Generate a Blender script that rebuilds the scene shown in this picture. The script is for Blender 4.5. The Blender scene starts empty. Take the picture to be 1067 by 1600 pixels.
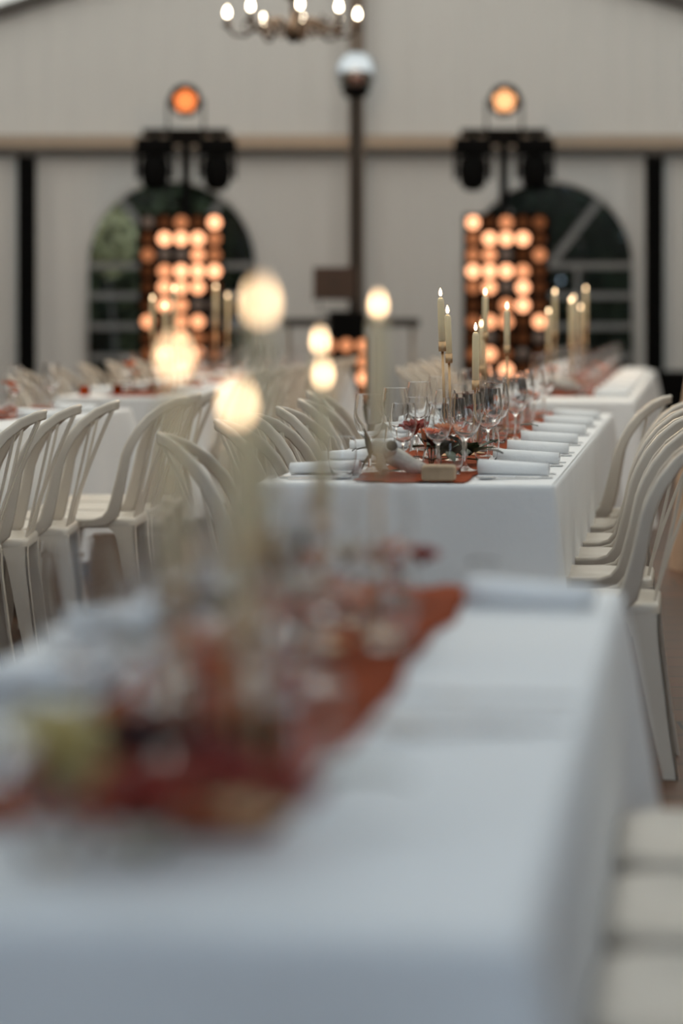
import bpy, math, random
from mathutils import Vector, Matrix
R = random.Random(7)
PI = math.pi
S = bpy.context.scene
COL = S.collection

# ------------------------------------------------------------------ camera, world, exposure
F, CX, HY, H = 3700.0, 533.5, 490.0, 1.214        # focal length in pixels, principal point, eye height
cam_d = bpy.data.cameras.new('camera')
cam_d.sensor_fit = 'AUTO'; cam_d.sensor_width = 36.0
cam_d.lens = F * 36.0 / 1600.0
cam_d.shift_y = -(800.0 - HY) / 1600.0
cam_d.clip_start = 0.05; cam_d.clip_end = 200
cam_d.dof.use_dof = True
cam_d.dof.focus_distance = 7.4
cam_d.dof.aperture_fstop = 1.37
cam_d.dof.aperture_blades = 0
cam = bpy.data.objects.new('camera', cam_d); COL.objects.link(cam)
cam.location = (0, 0, H); cam.rotation_euler = (PI / 2, 0, 0)
S.camera = cam

W = bpy.data.worlds.new('overcast_sky'); S.world = W
W.use_nodes = True
bg = W.node_tree.nodes['Background']
bg.inputs['Color'].default_value = (0.62, 0.80, 1.0, 1)
bg.inputs['Strength'].default_value = 2.7

S.view_settings.view_transform = 'Standard'
S.view_settings.look = 'None'
S.view_settings.exposure = 0.25
S.view_settings.gamma = 1.0
S.view_settings.use_curve_mapping = False
S.cycles.use_denoising = True
S.cycles.use_adaptive_sampling = False
S.cycles.max_bounces = 14
S.cycles.transmission_bounces = 12
S.cycles.transparent_max_bounces = 16
S.cycles.diffuse_bounces = 5
S.cycles.sample_clamp_indirect = 6.0

# ------------------------------------------------------------------ materials
def new_mat(name):
    m = bpy.data.materials.new(name); m.use_nodes = True
    return m, m.node_tree, m.node_tree.nodes, m.node_tree.nodes.get('Principled BSDF')

def plain(name, col, rough=0.5, metal=0.0, vary=0.06, scale=14.0, bump=0.0, bscale=60.0, spec=0.5, coord='Object', subs=0.0):
    m, t, N, b = new_mat(name)
    tc = N.new('ShaderNodeTexCoord')
    no = N.new('ShaderNodeTexNoise'); no.inputs['Scale'].default_value = scale; no.inputs['Detail'].default_value = 3
    t.links.new(tc.outputs[coord], no.inputs['Vector'])
    r = N.new('ShaderNodeValToRGB')
    r.color_ramp.elements[0].position = 0.3; r.color_ramp.elements[1].position = 0.7
    r.color_ramp.elements[0].color = tuple(c * (1 - vary) for c in col) + (1,)
    r.color_ramp.elements[1].color = tuple(min(1, c * (1 + vary)) for c in col) + (1,)
    t.links.new(no.outputs['Fac'], r.inputs['Fac'])
    t.links.new(r.outputs['Color'], b.inputs['Base Color'])
    b.inputs['Roughness'].default_value = rough; b.inputs['Metallic'].default_value = metal
    b.inputs['Specular IOR Level'].default_value = spec
    if subs:
        b.inputs['Subsurface Weight'].default_value = subs
        b.inputs['Subsurface Radius'].default_value = (0.02, 0.012, 0.006); b.inputs['Subsurface Scale'].default_value = 0.3
    if bump:
        n2 = N.new('ShaderNodeTexNoise'); n2.inputs['Scale'].default_value = bscale; n2.inputs['Detail'].default_value = 4
        t.links.new(tc.outputs[coord], n2.inputs['Vector'])
        bu = N.new('ShaderNodeBump'); bu.inputs['Strength'].default_value = bump; bu.inputs['Distance'].default_value = 0.01
        t.links.new(n2.outputs['Fac'], bu.inputs['Height']); t.links.new(bu.outputs['Normal'], b.inputs['Normal'])
    return m

def emis(name, col, strength):
    m, t, N, b = new_mat(name)
    N.remove(b)
    e = N.new('ShaderNodeEmission'); e.inputs['Color'].default_value = col + (1,); e.inputs['Strength'].default_value = strength
    t.links.new(e.outputs['Emission'], N['Material Output'].inputs['Surface'])
    return m

def glass(name, col=(1, 1, 1), rough=0.0, ior=1.45):
    m, t, N, b = new_mat(name)
    N.remove(b)
    g = N.new('ShaderNodeBsdfGlass'); g.inputs['Color'].default_value = col + (1,); g.inputs['Roughness'].default_value = rough; g.inputs['IOR'].default_value = ior
    t.links.new(g.outputs['BSDF'], N['Material Output'].inputs['Surface'])
    return m

def tent_fabric(name, col, trans, transcol, folds=0.0):
    m, t, N, b = new_mat(name)
    N.remove(b)
    d = N.new('ShaderNodeBsdfDiffuse'); d.inputs['Color'].default_value = col + (1,)
    tr = N.new('ShaderNodeBsdfTranslucent'); tr.inputs['Color'].default_value = transcol + (1,)
    mx = N.new('ShaderNodeMixShader'); mx.inputs['Fac'].default_value = trans
    t.links.new(d.outputs['BSDF'], mx.inputs[1]); t.links.new(tr.outputs['BSDF'], mx.inputs[2])
    t.links.new(mx.outputs['Shader'], N['Material Output'].inputs['Surface'])
    if folds:
        tc = N.new('ShaderNodeTexCoord')
        wv = N.new('ShaderNodeTexWave'); wv.inputs['Scale'].default_value = 1.1; wv.inputs['Distortion'].default_value = 4.0
        wv.inputs['Detail'].default_value = 2.0; wv.bands_direction = 'X'
        mp = N.new('ShaderNodeMapping'); mp.inputs['Scale'].default_value = (1, 1, 0.12)
        t.links.new(tc.outputs['Object'], mp.inputs['Vector']); t.links.new(mp.outputs['Vector'], wv.inputs['Vector'])
        bu = N.new('ShaderNodeBump'); bu.inputs['Strength'].default_value = folds; bu.inputs['Distance'].default_value = 0.05
        t.links.new(wv.outputs['Fac'], bu.inputs['Height'])
        t.links.new(bu.outputs['Normal'], d.inputs['Normal'])
    return m

def floor_mat():
    m, t, N, b = new_mat('wooden_floor_boards')
    tc = N.new('ShaderNodeTexCoord')
    br = N.new('ShaderNodeTexBrick')
    br.inputs['Color1'].default_value = (0.21, 0.088, 0.040, 1); br.inputs['Color2'].default_value = (0.14, 0.066, 0.034, 1)
    br.inputs['Mortar'].default_value = (0.012, 0.010, 0.008, 1)
    br.inputs['Scale'].default_value = 1.0; br.inputs['Mortar Size'].default_value = 0.006
    br.inputs['Brick Width'].default_value = 1.0; br.inputs['Row Height'].default_value = 0.22
    br.offset = 0.5
    t.links.new(tc.outputs['Object'], br.inputs['Vector'])
    no = N.new('ShaderNodeTexNoise'); no.inputs['Scale'].default_value = 9; no.inputs['Detail'].default_value = 5
    mp = N.new('ShaderNodeMapping'); mp.inputs['Scale'].default_value = (0.4, 6, 1)
    t.links.new(tc.outputs['Object'], mp.inputs['Vector']); t.links.new(mp.outputs['Vector'], no.inputs['Vector'])
    mx = N.new('ShaderNodeMixRGB'); mx.blend_type = 'MULTIPLY'; mx.inputs['Fac'].default_value = 0.6
    t.links.new(br.outputs['Color'], mx.inputs['Color1']); t.links.new(no.outputs['Color'], mx.inputs['Color2'])
    hs = N.new('ShaderNodeHueSaturation'); hs.inputs['Saturation'].default_value = 1.15; hs.inputs['Value'].default_value = 0.72
    t.links.new(mx.outputs['Color'], hs.inputs['Color'])
    t.links.new(hs.outputs['Color'], b.inputs['Base Color'])
    b.inputs['Roughness'].default_value = 0.5
    return m

def leaf_mat(name, c1, c2):
    m, t, N, b = new_mat(name)
    tc = N.new('ShaderNodeTexCoord')
    no = N.new('ShaderNodeTexNoise'); no.inputs['Scale'].default_value = 1.5
    t.links.new(tc.outputs['Object'], no.inputs['Vector'])
    r = N.new('ShaderNodeValToRGB')
    r.color_ramp.elements[0].position = 0.4; r.color_ramp.elements[1].position = 0.65
    r.color_ramp.elements[0].color = c1 + (1,); r.color_ramp.elements[1].color = c2 + (1,)
    t.links.new(no.outputs['Fac'], r.inputs['Fac']); t.links.new(r.outputs['Color'], b.inputs['Base Color'])
    b.inputs['Roughness'].default_value = 0.9; b.inputs['Specular IOR Level'].default_value = 0.05
    return m

M = {}
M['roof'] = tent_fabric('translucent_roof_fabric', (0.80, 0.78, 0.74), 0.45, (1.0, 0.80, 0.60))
M['roof_front'] = tent_fabric('light_cooling_roof_fabric', (0.62, 0.62, 0.62), 0.36, (0.64, 0.60, 0.55))  # separate fabric invented so the front table gets dimmer, bluer light
M['wall'] = tent_fabric('white_tent_wall_fabric', (0.54, 0.515, 0.495), 0.09, (0.9, 0.78, 0.62), 0.35)
M['wall_side'] = tent_fabric('light_cutting_wall_fabric', (0.22, 0.17, 0.125), 0.04, (0.8, 0.65, 0.5))  # dark tan invented for unseen walls, to dim and warm side light
M['floor'] = floor_mat()
M['grass'] = plain('grass_outside', (0.035, 0.06, 0.015), 0.9, vary=0.4, scale=3)
M['alu'] = plain('tan_aluminium_profile', (0.33, 0.26, 0.20), 0.45, 0.2)
M['alu_dark'] = plain('dark_tent_profile', (0.05, 0.042, 0.036), 0.5)
M['post'] = plain('brown_tent_post', (0.15, 0.115, 0.09), 0.6)
M['black'] = plain('matt_black_cover', (0.004, 0.004, 0.004), 0.9, spec=0.03)
M['rig'] = plain('black_stage_metal', (0.004, 0.004, 0.0042), 0.85, spec=0.04)
M['muntin'] = plain('white_window_bar', (0.20, 0.20, 0.20), 0.6)
M['cloth'] = plain('white_cotton_cloth', (0.80, 0.80, 0.80), 0.85, vary=0.02, scale=3, bump=0.15, bscale=30, spec=0.1)
M['napkin'] = plain('white_linen_napkin', (0.84, 0.84, 0.84), 0.9, vary=0.02, bump=0.2, bscale=140, spec=0.1)
M['runner'] = plain('terracotta_gauze', (0.27, 0.062, 0.027), 0.95, vary=0.25, scale=25, bump=0.5, bscale=45, spec=0.05)
M['chair'] = plain('cream_moulded_plastic', (0.58, 0.515, 0.435), 0.32, vary=0.03, scale=5)
M['wax'] = plain('ivory_candle_wax', (0.82, 0.68, 0.43), 0.45, vary=0.03, subs=0.15)
M['brass'] = plain('brushed_brass', (0.52, 0.34, 0.19), 0.42, 1.0)
M['wick'] = plain('burnt_wick', (0.01, 0.01, 0.01), 0.9)
M['flame'] = emis('candle_flame', (1.0, 0.69, 0.40), 7.5)
M['glass'] = glass('clear_glass', (1, 1, 1), 0.0, 1.36)
M['amber'] = glass('amber_glass', (1.0, 0.55, 0.16))
M['amber_dark'] = glass('dark_amber_glass', (0.55, 0.13, 0.03))
M['steel'] = plain('polished_steel', (0.55, 0.55, 0.56), 0.22, 1.0, vary=0.02)
M['wood_table'] = plain('pale_plywood', (0.45, 0.33, 0.2), 0.6)
M['drift'] = plain('bleached_driftwood', (0.50, 0.46, 0.41), 0.85, vary=0.25, scale=30, bump=0.6, bscale=50)
M['drift_dark'] = plain('dark_cut_wood', (0.09, 0.07, 0.055), 0.9)
M['block'] = plain('light_wood_block', (0.42, 0.30, 0.19), 0.7, vary=0.15, scale=20)
M['paper'] = plain('brown_kraft_paper', (0.44, 0.27, 0.16), 0.8, vary=0.06, bump=0.4, bscale=12)
M['leaf'] = plain('dark_green_leaf', (0.018, 0.042, 0.012), 0.5, vary=0.3)
M['leaf_grey'] = plain('grey_olive_leaf', (0.07, 0.065, 0.05), 0.6, vary=0.3)
M['stem'] = plain('green_stem', (0.07, 0.09, 0.035), 0.6)
M['red'] = plain('dark_red_petal', (0.30, 0.035, 0.02), 0.6, vary=0.3, scale=30)
M['deepred'] = plain('deep_burgundy_petal', (0.035, 0.005, 0.005), 0.7, vary=0.4, scale=30)
M['peach'] = plain('peach_petal', (0.66, 0.27, 0.13), 0.6, vary=0.2, scale=30)
M['orange'] = plain('orange_petal', (0.80, 0.20, 0.05), 0.6, vary=0.2, scale=30)
M['cream'] = plain('cream_petal', (0.62, 0.55, 0.45), 0.6, vary=0.15, scale=30)
M['yellow'] = plain('pale_yellow_petal', (0.60, 0.49, 0.21), 0.6, vary=0.15, scale=30)
M['bronze'] = plain('dark_bronze', (0.012, 0.008, 0.006), 0.7, 0.0, spec=0.15)
M['bulb'] = emis('warm_lit_bulb', (1.0, 0.84, 0.62), 16.0)
M['mirror'] = plain('mirror_tiles', (0.70, 0.76, 0.84), 0.08, 1.0, vary=0.05, scale=80)
M['laptop'] = plain('lid_browned_for_light', (0.060, 0.036, 0.026), 0.5)  # brown cast of the lighting put into the lid colour
M['desk'] = plain('dark_grey_board', (0.035, 0.030, 0.028), 0.6)
M['lens_off'] = plain('unlit_lamp_lens', (0.16, 0.12, 0.105), 0.25)
M['linen'] = plain('beige_stretch_cover', (0.50, 0.34, 0.23), 0.8)
LIT = {}
def lit(v):
    k = round(v, 2)
    if k < 0.05: return M['lens_off']
    if k not in LIT:
        LIT[k] = emis('glowing_lamp_%d' % int(k * 100), (1.0, 0.32 + 0.11 * k, 0.11 + 0.11 * k), 2.6 * k ** 1.7)
    return LIT[k]

# ------------------------------------------------------------------ mesh helpers
class MB:
    def __init__(s): s.v = []; s.f = []; s.sm = []
    def add(s, v, f, smooth=False):
        o = len(s.v); s.v += [tuple(p) for p in v]
        s.f += [tuple(i + o for i in q) for q in f]; s.sm += [smooth] * len(f)
        return s
    def box(s, x0, x1, y0, y1, z0, z1):
        v = [(x0, y0, z0), (x1, y0, z0), (x1, y1, z0), (x0, y1, z0), (x0, y0, z1), (x1, y0, z1), (x1, y1, z1), (x0, y1, z1)]
        return s.add(v, [(0, 3, 2, 1), (4, 5, 6, 7), (0, 1, 5, 4), (1, 2, 6, 5), (2, 3, 7, 6), (3, 0, 4, 7)])
    def rbox(s, x0, x1, y0, y1, z0, z1, r=0.01):            # a box with chamfered edges
        v = []; f = []
        pr = [(x0 + r, y0), (x1 - r, y0), (x1, y0 + r), (x1, y1 - r), (x1 - r, y1), (x0 + r, y1), (x0, y1 - r), (x0, y0 + r)]
        cx, cy = (x0 + x1) / 2, (y0 + y1) / 2
        def ring(z, k):
            return [(cx + (x - cx) * (1 - k / max(1e-6, (x1 - x0) / 2)), cy + (y - cy) * (1 - k / max(1e-6, (y1 - y0) / 2)), z) for x, y in pr]
        rings = [ring(z0, r), ring(z0 + r, 0), ring(z1 - r, 0), ring(z1, r)]
        return s.loft(rings, cap=True)
    def loft(s, rings, closed=True, cap=True, smooth=False):
        n = len(rings[0]); v = [p for r in rings for p in r]; f = []
        for i in range(len(rings) - 1):
            for j in range(n if closed else n - 1):
                a = i * n + j; b = i * n + (j + 1) % n
                f.append((a, b, b + n, a + n))
        s.add(v, f, smooth)
        if cap and closed:
            o = len(s.v) - len(v)
            s.f.append(tuple(o + j for j in reversed(range(n)))); s.sm.append(False)
            s.f.append(tuple(o + (len(rings) - 1) * n + j for j in range(n))); s.sm.append(False)
        return s
    def lathe(s, prof, n=20, c=(0, 0, 0), axis=None, smooth=True):
        v = []; f = []; rings = []
        for r, z in prof:
            if r < 1e-6: rings.append([len(v)]); v.append((0, 0, z))
            else:
                rings.append(list(range(len(v), len(v) + n)))
                v += [(r * math.cos(2 * PI * k / n), r * math.sin(2 * PI * k / n), z) for k in range(n)]
        for a, b in zip(rings, rings[1:]):
            for k in range(n):
                k2 = (k + 1) % n
                if len(a) == 1 and len(b) == 1: continue
                if len(a) == 1: f.append((a[0], b[k2], b[k]))
                elif len(b) == 1: f.append((a[k], a[k2], b[0]))
                else: f.append((a[k], a[k2], b[k2], b[k]))
        if axis is not None:
            q = Vector((0, 0, 1)).rotation_difference(Vector(axis))
            v = [q @ Vector(p) for p in v]
        v = [(p[0] + c[0], p[1] + c[1], p[2] + c[2]) for p in v]
        return s.add(v, f, smooth)
    def tube(s, pts, rad, n=8, smooth=True):
        pts = [Vector(p) for p in pts]
        if not isinstance(rad, (list, tuple)): rad = [rad] * len(pts)
        rings = []; up = Vector((0.13, 0.27, 1)).normalized()
        for i, p in enumerate(pts):
            t = (pts[min(i + 1, len(pts) - 1)] - pts[max(i - 1, 0)]).normalized()
            a = t.cross(up)
            if a.length < 1e-3: a = t.cross(Vector((1, 0, 0)))
            a.normalize(); b = a.cross(t)
            rings.append([p + (a * math.cos(2 * PI * k / n) + b * math.sin(2 * PI * k / n)) * rad[i] for k in range(n)])
        return s.loft(rings, smooth=smooth)
    def grid(s, fn, nu, nv, smooth=True):
        v = [fn(i / nu, j / nv) for i in range(nu + 1) for j in range(nv + 1)]
        f = [(i * (nv + 1) + j, (i + 1) * (nv + 1) + j, (i + 1) * (nv + 1) + j + 1, i * (nv + 1) + j + 1) for i in range(nu) for j in range(nv)]
        return s.add(v, f, smooth)
    def build(s, name, mat, parent=None, kind=None, loc=None):
        me = bpy.data.meshes.new(name)
        me.from_pydata([tuple(map(float, p)) for p in s.v], [], s.f)
        me.polygons.foreach_set('use_smooth', s.sm)
        me.materials.append(mat); me.update()
        o = bpy.data.objects.new(name, me); COL.objects.link(o)
        if parent is not None: o.parent = parent
        if kind: o['kind'] = kind
        if loc: o.location = loc
        return o

def tag(o, label, cat, group=None):
    o['label'] = label; o['category'] = cat
    if group: o['group'] = group
    return o

def thing(name, label, cat, loc=(0, 0, 0), rz=0.0, group=None):
    o = bpy.data.objects.new(name, None); COL.objects.link(o)
    o.location = loc; o.rotation_euler = (0, 0, rz); o.empty_display_size = 0.05
    return tag(o, label, cat, group)

def dup(root, name, label, loc, rz=0.0, group=None, tilt=None):
    r = root.copy(); COL.objects.link(r); r.name = name
    r.location = loc; r.rotation_euler = (tilt[0], tilt[1], rz) if tilt else (0, 0, rz)
    r['label'] = label
    if group: r['group'] = group
    for ch in list(root.children):
        c = ch.copy(); COL.objects.link(c); c.parent = r
        for g in list(ch.children):
            k = g.copy(); COL.objects.link(k); k.parent = c
    return r

def at(px, py, d): return Vector(((px - CX) / F * d, d, H - (py - HY) / F * d))
TH = math.atan(0.149)                       # the table rows run a little towards the right
TV = Vector((math.sin(TH), math.cos(TH), 0)); NV = Vector((math.cos(TH), -math.sin(TH), 0))
ORD = ['first', 'second', 'third', 'fourth', 'fifth', 'sixth', 'seventh', 'eighth', 'ninth', 'tenth']

# ------------------------------------------------------------------ the marquee
TX = 0.13; HWID = 6.0; EAVE = 3.335; SL = 0.325; RIDGE = EAVE + HWID * SL; YB = 22.7; YF = -2.5
MB().box(TX - HWID - 1, TX + HWID + 1, YF - 4, YB + 0.3, -0.1, 0.0).build('floor', M['floor'], kind='structure')
MB().box(-40, 40, -30, 70, -0.3, -0.12).build('ground', M['grass'], kind='structure')
YM = 4.6                                        # front bay roof takes the fabric made up to cool its light
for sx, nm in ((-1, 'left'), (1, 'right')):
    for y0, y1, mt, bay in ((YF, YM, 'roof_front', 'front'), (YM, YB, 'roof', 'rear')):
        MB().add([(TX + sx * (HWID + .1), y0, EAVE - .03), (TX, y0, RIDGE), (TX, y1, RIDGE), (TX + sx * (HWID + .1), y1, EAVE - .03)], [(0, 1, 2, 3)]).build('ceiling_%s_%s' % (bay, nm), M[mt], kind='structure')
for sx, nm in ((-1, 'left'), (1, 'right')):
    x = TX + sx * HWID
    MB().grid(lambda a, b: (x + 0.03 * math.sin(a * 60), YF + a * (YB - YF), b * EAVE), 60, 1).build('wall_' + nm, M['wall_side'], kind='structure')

WIN = [(at(268.5, 0, YB).x, 0.82), (at(858, 0, YB).x, 0.815)]
ZS, ZB, ZBEAM = 1.674, 0.55, 2.87
wb = MB(); xs = TX - HWID
def wall_rect(x0, x1, z0, z1): wb.add([(x0, YB, z0), (x1, YB, z0), (x1, YB, z1), (x0, YB, z1)], [(0, 1, 2, 3)])
for wx, r in WIN:
    wall_rect(xs, wx - r, 0, ZBEAM)
    wall_rect(wx - r, wx + r, 0, ZB)
    n = 28
    for k in range(n):
        a0, a1 = PI - PI * k / n, PI - PI * (k + 1) / n
        x0, x1 = wx + r * math.cos(a0), wx + r * math.cos(a1)
        wb.add([(x0, YB, ZS + r * math.sin(a0)), (x1, YB, ZS + r * math.sin(a1)), (x1, YB, ZBEAM), (x0, YB, ZBEAM)], [(0, 1, 2, 3)])
    xs = wx + r
wall_rect(xs, TX + HWID, 0, ZBEAM)
wb.build('wall_back', M['wall'], kind='structure')
MB().add([(TX - HWID, YB, ZBEAM), (TX + HWID, YB, ZBEAM), (TX + HWID, YB, EAVE), (TX, YB, RIDGE), (TX - HWID, YB, EAVE)], [(0, 1, 2, 3, 4)]).build('wall_gable', M['wall'], kind='structure')
for i, (wx, r) in enumerate(WIN):
    pts = [(wx - r, ZB)] + [(wx + r * math.cos(PI - PI * k / 28), ZS + r * math.sin(PI - PI * k / 28)) for k in range(29)] + [(wx + r, ZB)]
    w = MB(); w.tube([(x, YB - .01, z) for x, z in pts], 0.022, 6)
    wo = w.build('window_%d' % (i + 1), M['wall'], kind='structure')
    b = MB()
    for py in (415, 462, 510, 558):
        z = at(0, py, YB).z; b.box(wx - r, wx + r, YB - .012, YB - .004, z - .03, z + .03)
    for dx in (-.27, .27): b.box(wx + dx - .02, wx + dx + .02, YB - .010, YB - .005, ZB, ZS)
    for a in (PI * .29, PI * .71):
        c, s_ = math.cos(a), math.sin(a); q = 0.035
        b.add([(wx + s_ * q, YB - .008, ZS - c * q), (wx - s_ * q, YB - .008, ZS + c * q), (wx + c * r - s_ * q, YB - .008, ZS + s_ * r + c * q), (wx + c * r + s_ * q, YB - .008, ZS + s_ * r - c * q)], [(0, 1, 2, 3)])
    b.build('window_bars', M['muntin'], wo)
    m, t, N, bs = new_mat('clear_window_film'); N.remove(bs)
    tr = N.new('ShaderNodeBsdfTransparent'); tr.inputs['Color'].default_value = (0.85, 0.88, 0.85, 1)
    gl = N.new('ShaderNodeBsdfGlossy'); gl.inputs['Roughness'].default_value = 0.15
    mx = N.new('ShaderNodeMixShader'); mx.inputs['Fac'].default_value = 0.04
    t.links.new(tr.outputs[0], mx.inputs[1]); t.links.new(gl.outputs[0], mx.inputs[2]); t.links.new(mx.outputs[0], N['Material Output'].inputs['Surface'])
    p = MB(); p.add([(x, YB + .005, z) for x, z in pts], [tuple(range(len(pts)))])
    p.build('window_pane', m, wo)
# unseen end wall, added to cut the daylight down to a doorway
DW = 1.05
MB().add([(TX - HWID, YF, 0), (TX - DW, YF, 0), (TX - DW, YF, 2.4), (TX - HWID, YF, 2.4), (TX + DW, YF, 0), (TX + HWID, YF, 0), (TX + HWID, YF, 2.4), (TX + DW, YF, 2.4),
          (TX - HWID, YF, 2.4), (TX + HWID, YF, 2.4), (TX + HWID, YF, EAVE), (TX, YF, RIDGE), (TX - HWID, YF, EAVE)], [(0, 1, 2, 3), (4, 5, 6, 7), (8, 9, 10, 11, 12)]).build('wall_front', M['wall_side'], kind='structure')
# eave beam, uprights, gable rafters
zb0, zb1 = at(0, 240, YB).z, at(0, 213, YB).z
MB().box(TX - HWID, TX + HWID, YB - .14, YB - .02, zb0 + .05, zb1).build('trim_beam', M['alu'], kind='structure')
MB().box(TX - HWID, TX + HWID, YB - .15, YB - .03, zb0 - .03, zb0 + .05).build('trim_beam_underside', M['alu_dark'], kind='structure')  # dark strip along the beam's underside
for k, px in enumerate((44, 1020)):
    x = at(px, 0, YB).x
    MB().box(x - .082, x + .082, YB - .17, YB - .03, 0, zb0 - .03).build('trim_%d' % (k + 1), M['black'], kind='structure')
x = at(557, 0, YB).x
MB().box(x - .075, x + .075, YB - .16, YB - .03, 0, RIDGE - .05).build('trim_3', M['post'], kind='structure')
for sx in (-1, 1):
    MB().loft([[(TX + sx * u, YB - .14, RIDGE - SL * u - dz), (TX + sx * u, YB - .02, RIDGE - SL * u - dz), (TX + sx * u, YB - .02, RIDGE - SL * u - dz - .13), (TX + sx * u, YB - .14, RIDGE - SL * u - dz - .13)] for u, dz in ((0, .02), (HWID, .02))]).build('trim_rafter', M['alu_dark'], kind='structure')

# ------------------------------------------------------------------ trees beyond the windows
def tree(x, y, hgt, rad, mat, label, seed, trunk_r=0.09, n=2600, leaf=0.13, cz=None, chh=None):
    rr = random.Random(seed)
    t = thing('tree', label, 'tree', (x, y, -0.12), 0, 'trees behind the marquee')
    MB().tube([(0, 0, 0), (.05, 0, hgt * .35), (-.03, .03, hgt * .7), (0, 0, hgt * .95)], [trunk_r, trunk_r * .8, trunk_r * .5, .02], 8).build('trunk', M['drift_dark'], t)
    c = MB()
    for _ in range(n):
        while True:
            p = Vector((rr.uniform(-1, 1), rr.uniform(-1, 1), rr.uniform(-1, 1)))
            if 0.15 < p.length < 1: break
        p = Vector((p.x * rad, p.y * rad * .7, (cz or hgt * .5) + p.z * (chh or hgt * .5)))
        a = Vector((rr.gauss(0, 1), rr.gauss(0, 1), rr.gauss(0, 1))).normalized()
        b = a.orthogonal().normalized() * leaf * rr.uniform(.6, 1.2); a = a * leaf * rr.uniform(.5, .9)
        c.add([p - b, p - a * .6, p + b, p + a * .6], [(0, 1, 2, 3)])
    c.build('crown', mat, t)
ML = [leaf_mat('dark_leaves', (0.004, 0.006, 0.003), (0.010, 0.015, 0.006)), leaf_mat('mid_leaves', (0.016, 0.020, 0.009), (0.065, 0.072, 0.032)), leaf_mat('sunlit_tone_leaves', (0.22, 0.19, 0.085), (0.44, 0.38, 0.2))]  # the last one has sunlit brightness put into its colour
tree(-3.45, 26.6, 5.2, .72, ML[1], 'green tree behind the outer edge of the left window', 1)
tree(-1.95, 26.8, 5.6, .72, ML[1], 'dark tree behind the middle of the left arched window', 2)
tree(-0.45, 26.8, 5.6, .72, ML[0], 'dark tree behind the wall between the two windows', 3)
tree(1.1, 26.8, 5.4, .72, ML[0], 'dark tree behind the inner edge of the right window', 4)
tree(2.62, 26.7, 5.6, .72, ML[0], 'dark tree behind the middle of the right arched window', 5)
tree(4.15, 26.8, 5.6, .72, ML[0], 'dark tree behind the outer edge of the right window', 6)
tree(-2.42, 24.9, 2.5, .26, ML[2], 'added sapling coloured pale as sunlit leaves outside the left window', 7, .025, 210, .085, 2.12, .40)  # added clump; pale leaf colour stands in for sun on the foliage
hb = MB()
rr = random.Random(31)
for _ in range(14000):
    p = Vector((rr.uniform(-8, 8), rr.uniform(29.6, 31), rr.uniform(-.1, 6.5)))
    a = Vector((rr.gauss(0, 1), rr.gauss(0, .5), rr.gauss(0, 1))).normalized(); b = a.orthogonal().normalized() * .22; a = a * .17
    hb.add([p - b, p - a, p + b, p + a], [(0, 1, 2, 3)])
h_ = hb.build('hedge_foliage', ML[0]); h_['kind'] = 'stuff'; tag(h_, 'tall dark hedge closing the view behind the trees', 'hedge')

# ------------------------------------------------------------------ tables and cloths
class Tab:
    def __init__(s, rx, ry, L, w, nm): s.o = Vector((rx, ry, 0)) - NV * (w / 2); s.L = L; s.w = w; s.nm = nm
    def p(s, a, c, z=0.752): v = s.o + TV * a + NV * c; return Vector((v.x, v.y, z))
    def a_of(s, d, c=0.0): return (d - s.o.y + c * math.sin(TH)) / math.cos(TH)
T1 = Tab(0.139, 1.734, 2.238, .80, 'blurred front table')
T2 = Tab(0.572, 6.359, 4.65, .80, 'sharp middle table')
T3 = Tab(1.524, 12.35, 7.0, .80, 'far right table')
TA = Tab(-1.846, 6.0, 5.6, .80, 'left edge table')
TB = Tab(-0.803, 13.0, 6.0, .80, 'far left table')

def tablecloth(T, label, seed, flare=.035, corner=.075, hem=.10, fr=None):
    rr = random.Random(seed); w2 = T.w / 2; L = T.L
    per = []
    def seg(p, q, nx, ny, nn):
        for k in range(nn): u = k / nn; per.append((p[0] + (q[0] - p[0]) * u, p[1] + (q[1] - p[1]) * u, nx, ny, min(u, 1 - u) * math.hypot(q[0] - p[0], q[1] - p[1])))
    r = .012
    def arc(cx, cy, a0):
        for k in range(5):
            a = a0 + PI / 2 * (k + .5) / 5; per.append((cx + r * math.cos(a), cy + r * math.sin(a), math.cos(a), math.sin(a), 0.0))
    nl = max(24, int(L * 14)); nw = 16
    seg((w2, r), (w2, L - r), 1, 0, nl); arc(w2 - r, L - r, 0)
    seg((w2 - r, L), (-w2 + r, L), 0, 1, nw); arc(-w2 + r, L - r, PI / 2)
    seg((-w2, L - r), (-w2, r), -1, 0, nl); arc(-w2 + r, r, PI)
    seg((-w2 + r, 0), (w2 - r, 0), 0, -1, nw); arc(w2 - r, r, 1.5 * PI)
    ph = [rr.uniform(0, 6.28) for _ in range(4)]
    rings = []
    for z, off in ((.752, -.008), (.7505, -.002), (.746, 0.0015), (.735, .003), (.68, None), (.58, None), (.48, None), (.38, None), (.28, None), (.19, None), (hem, None)):
        ring = []
        s_ = 0.0
        for k, (c, a, nx, ny, dc) in enumerate(per):
            if k: s_ += math.hypot(c - per[k - 1][0], a - per[k - 1][1])
            if off is not None: o = off
            else:
                u = (.75 - z) / (.75 - hem)
                fold = .55 + .3 * math.sin(s_ * 9 + ph[0]) + .25 * math.sin(s_ * 17 + ph[1]) + .15 * math.sin(s_ * 29 + ph[2])
                o = .003 + u ** .9 * ((fr if fr is not None and nx > .5 else flare) * fold + corner * math.exp(-(dc / .07) ** 2) * 1.25)
                o = max(.003, o)
            p = T.p(a + ny * o, c + nx * o, z); ring.append(p)
        rings.append(ring)
    m = MB(); m.loft(rings, cap=False, smooth=True)
    n = len(per); m.f.append(tuple(range(n))); m.sm.append(False)
    o = m.build('tablecloth', M['cloth'])
    tag(o, label, 'tablecloth', 'white tablecloths'); return o

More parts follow.
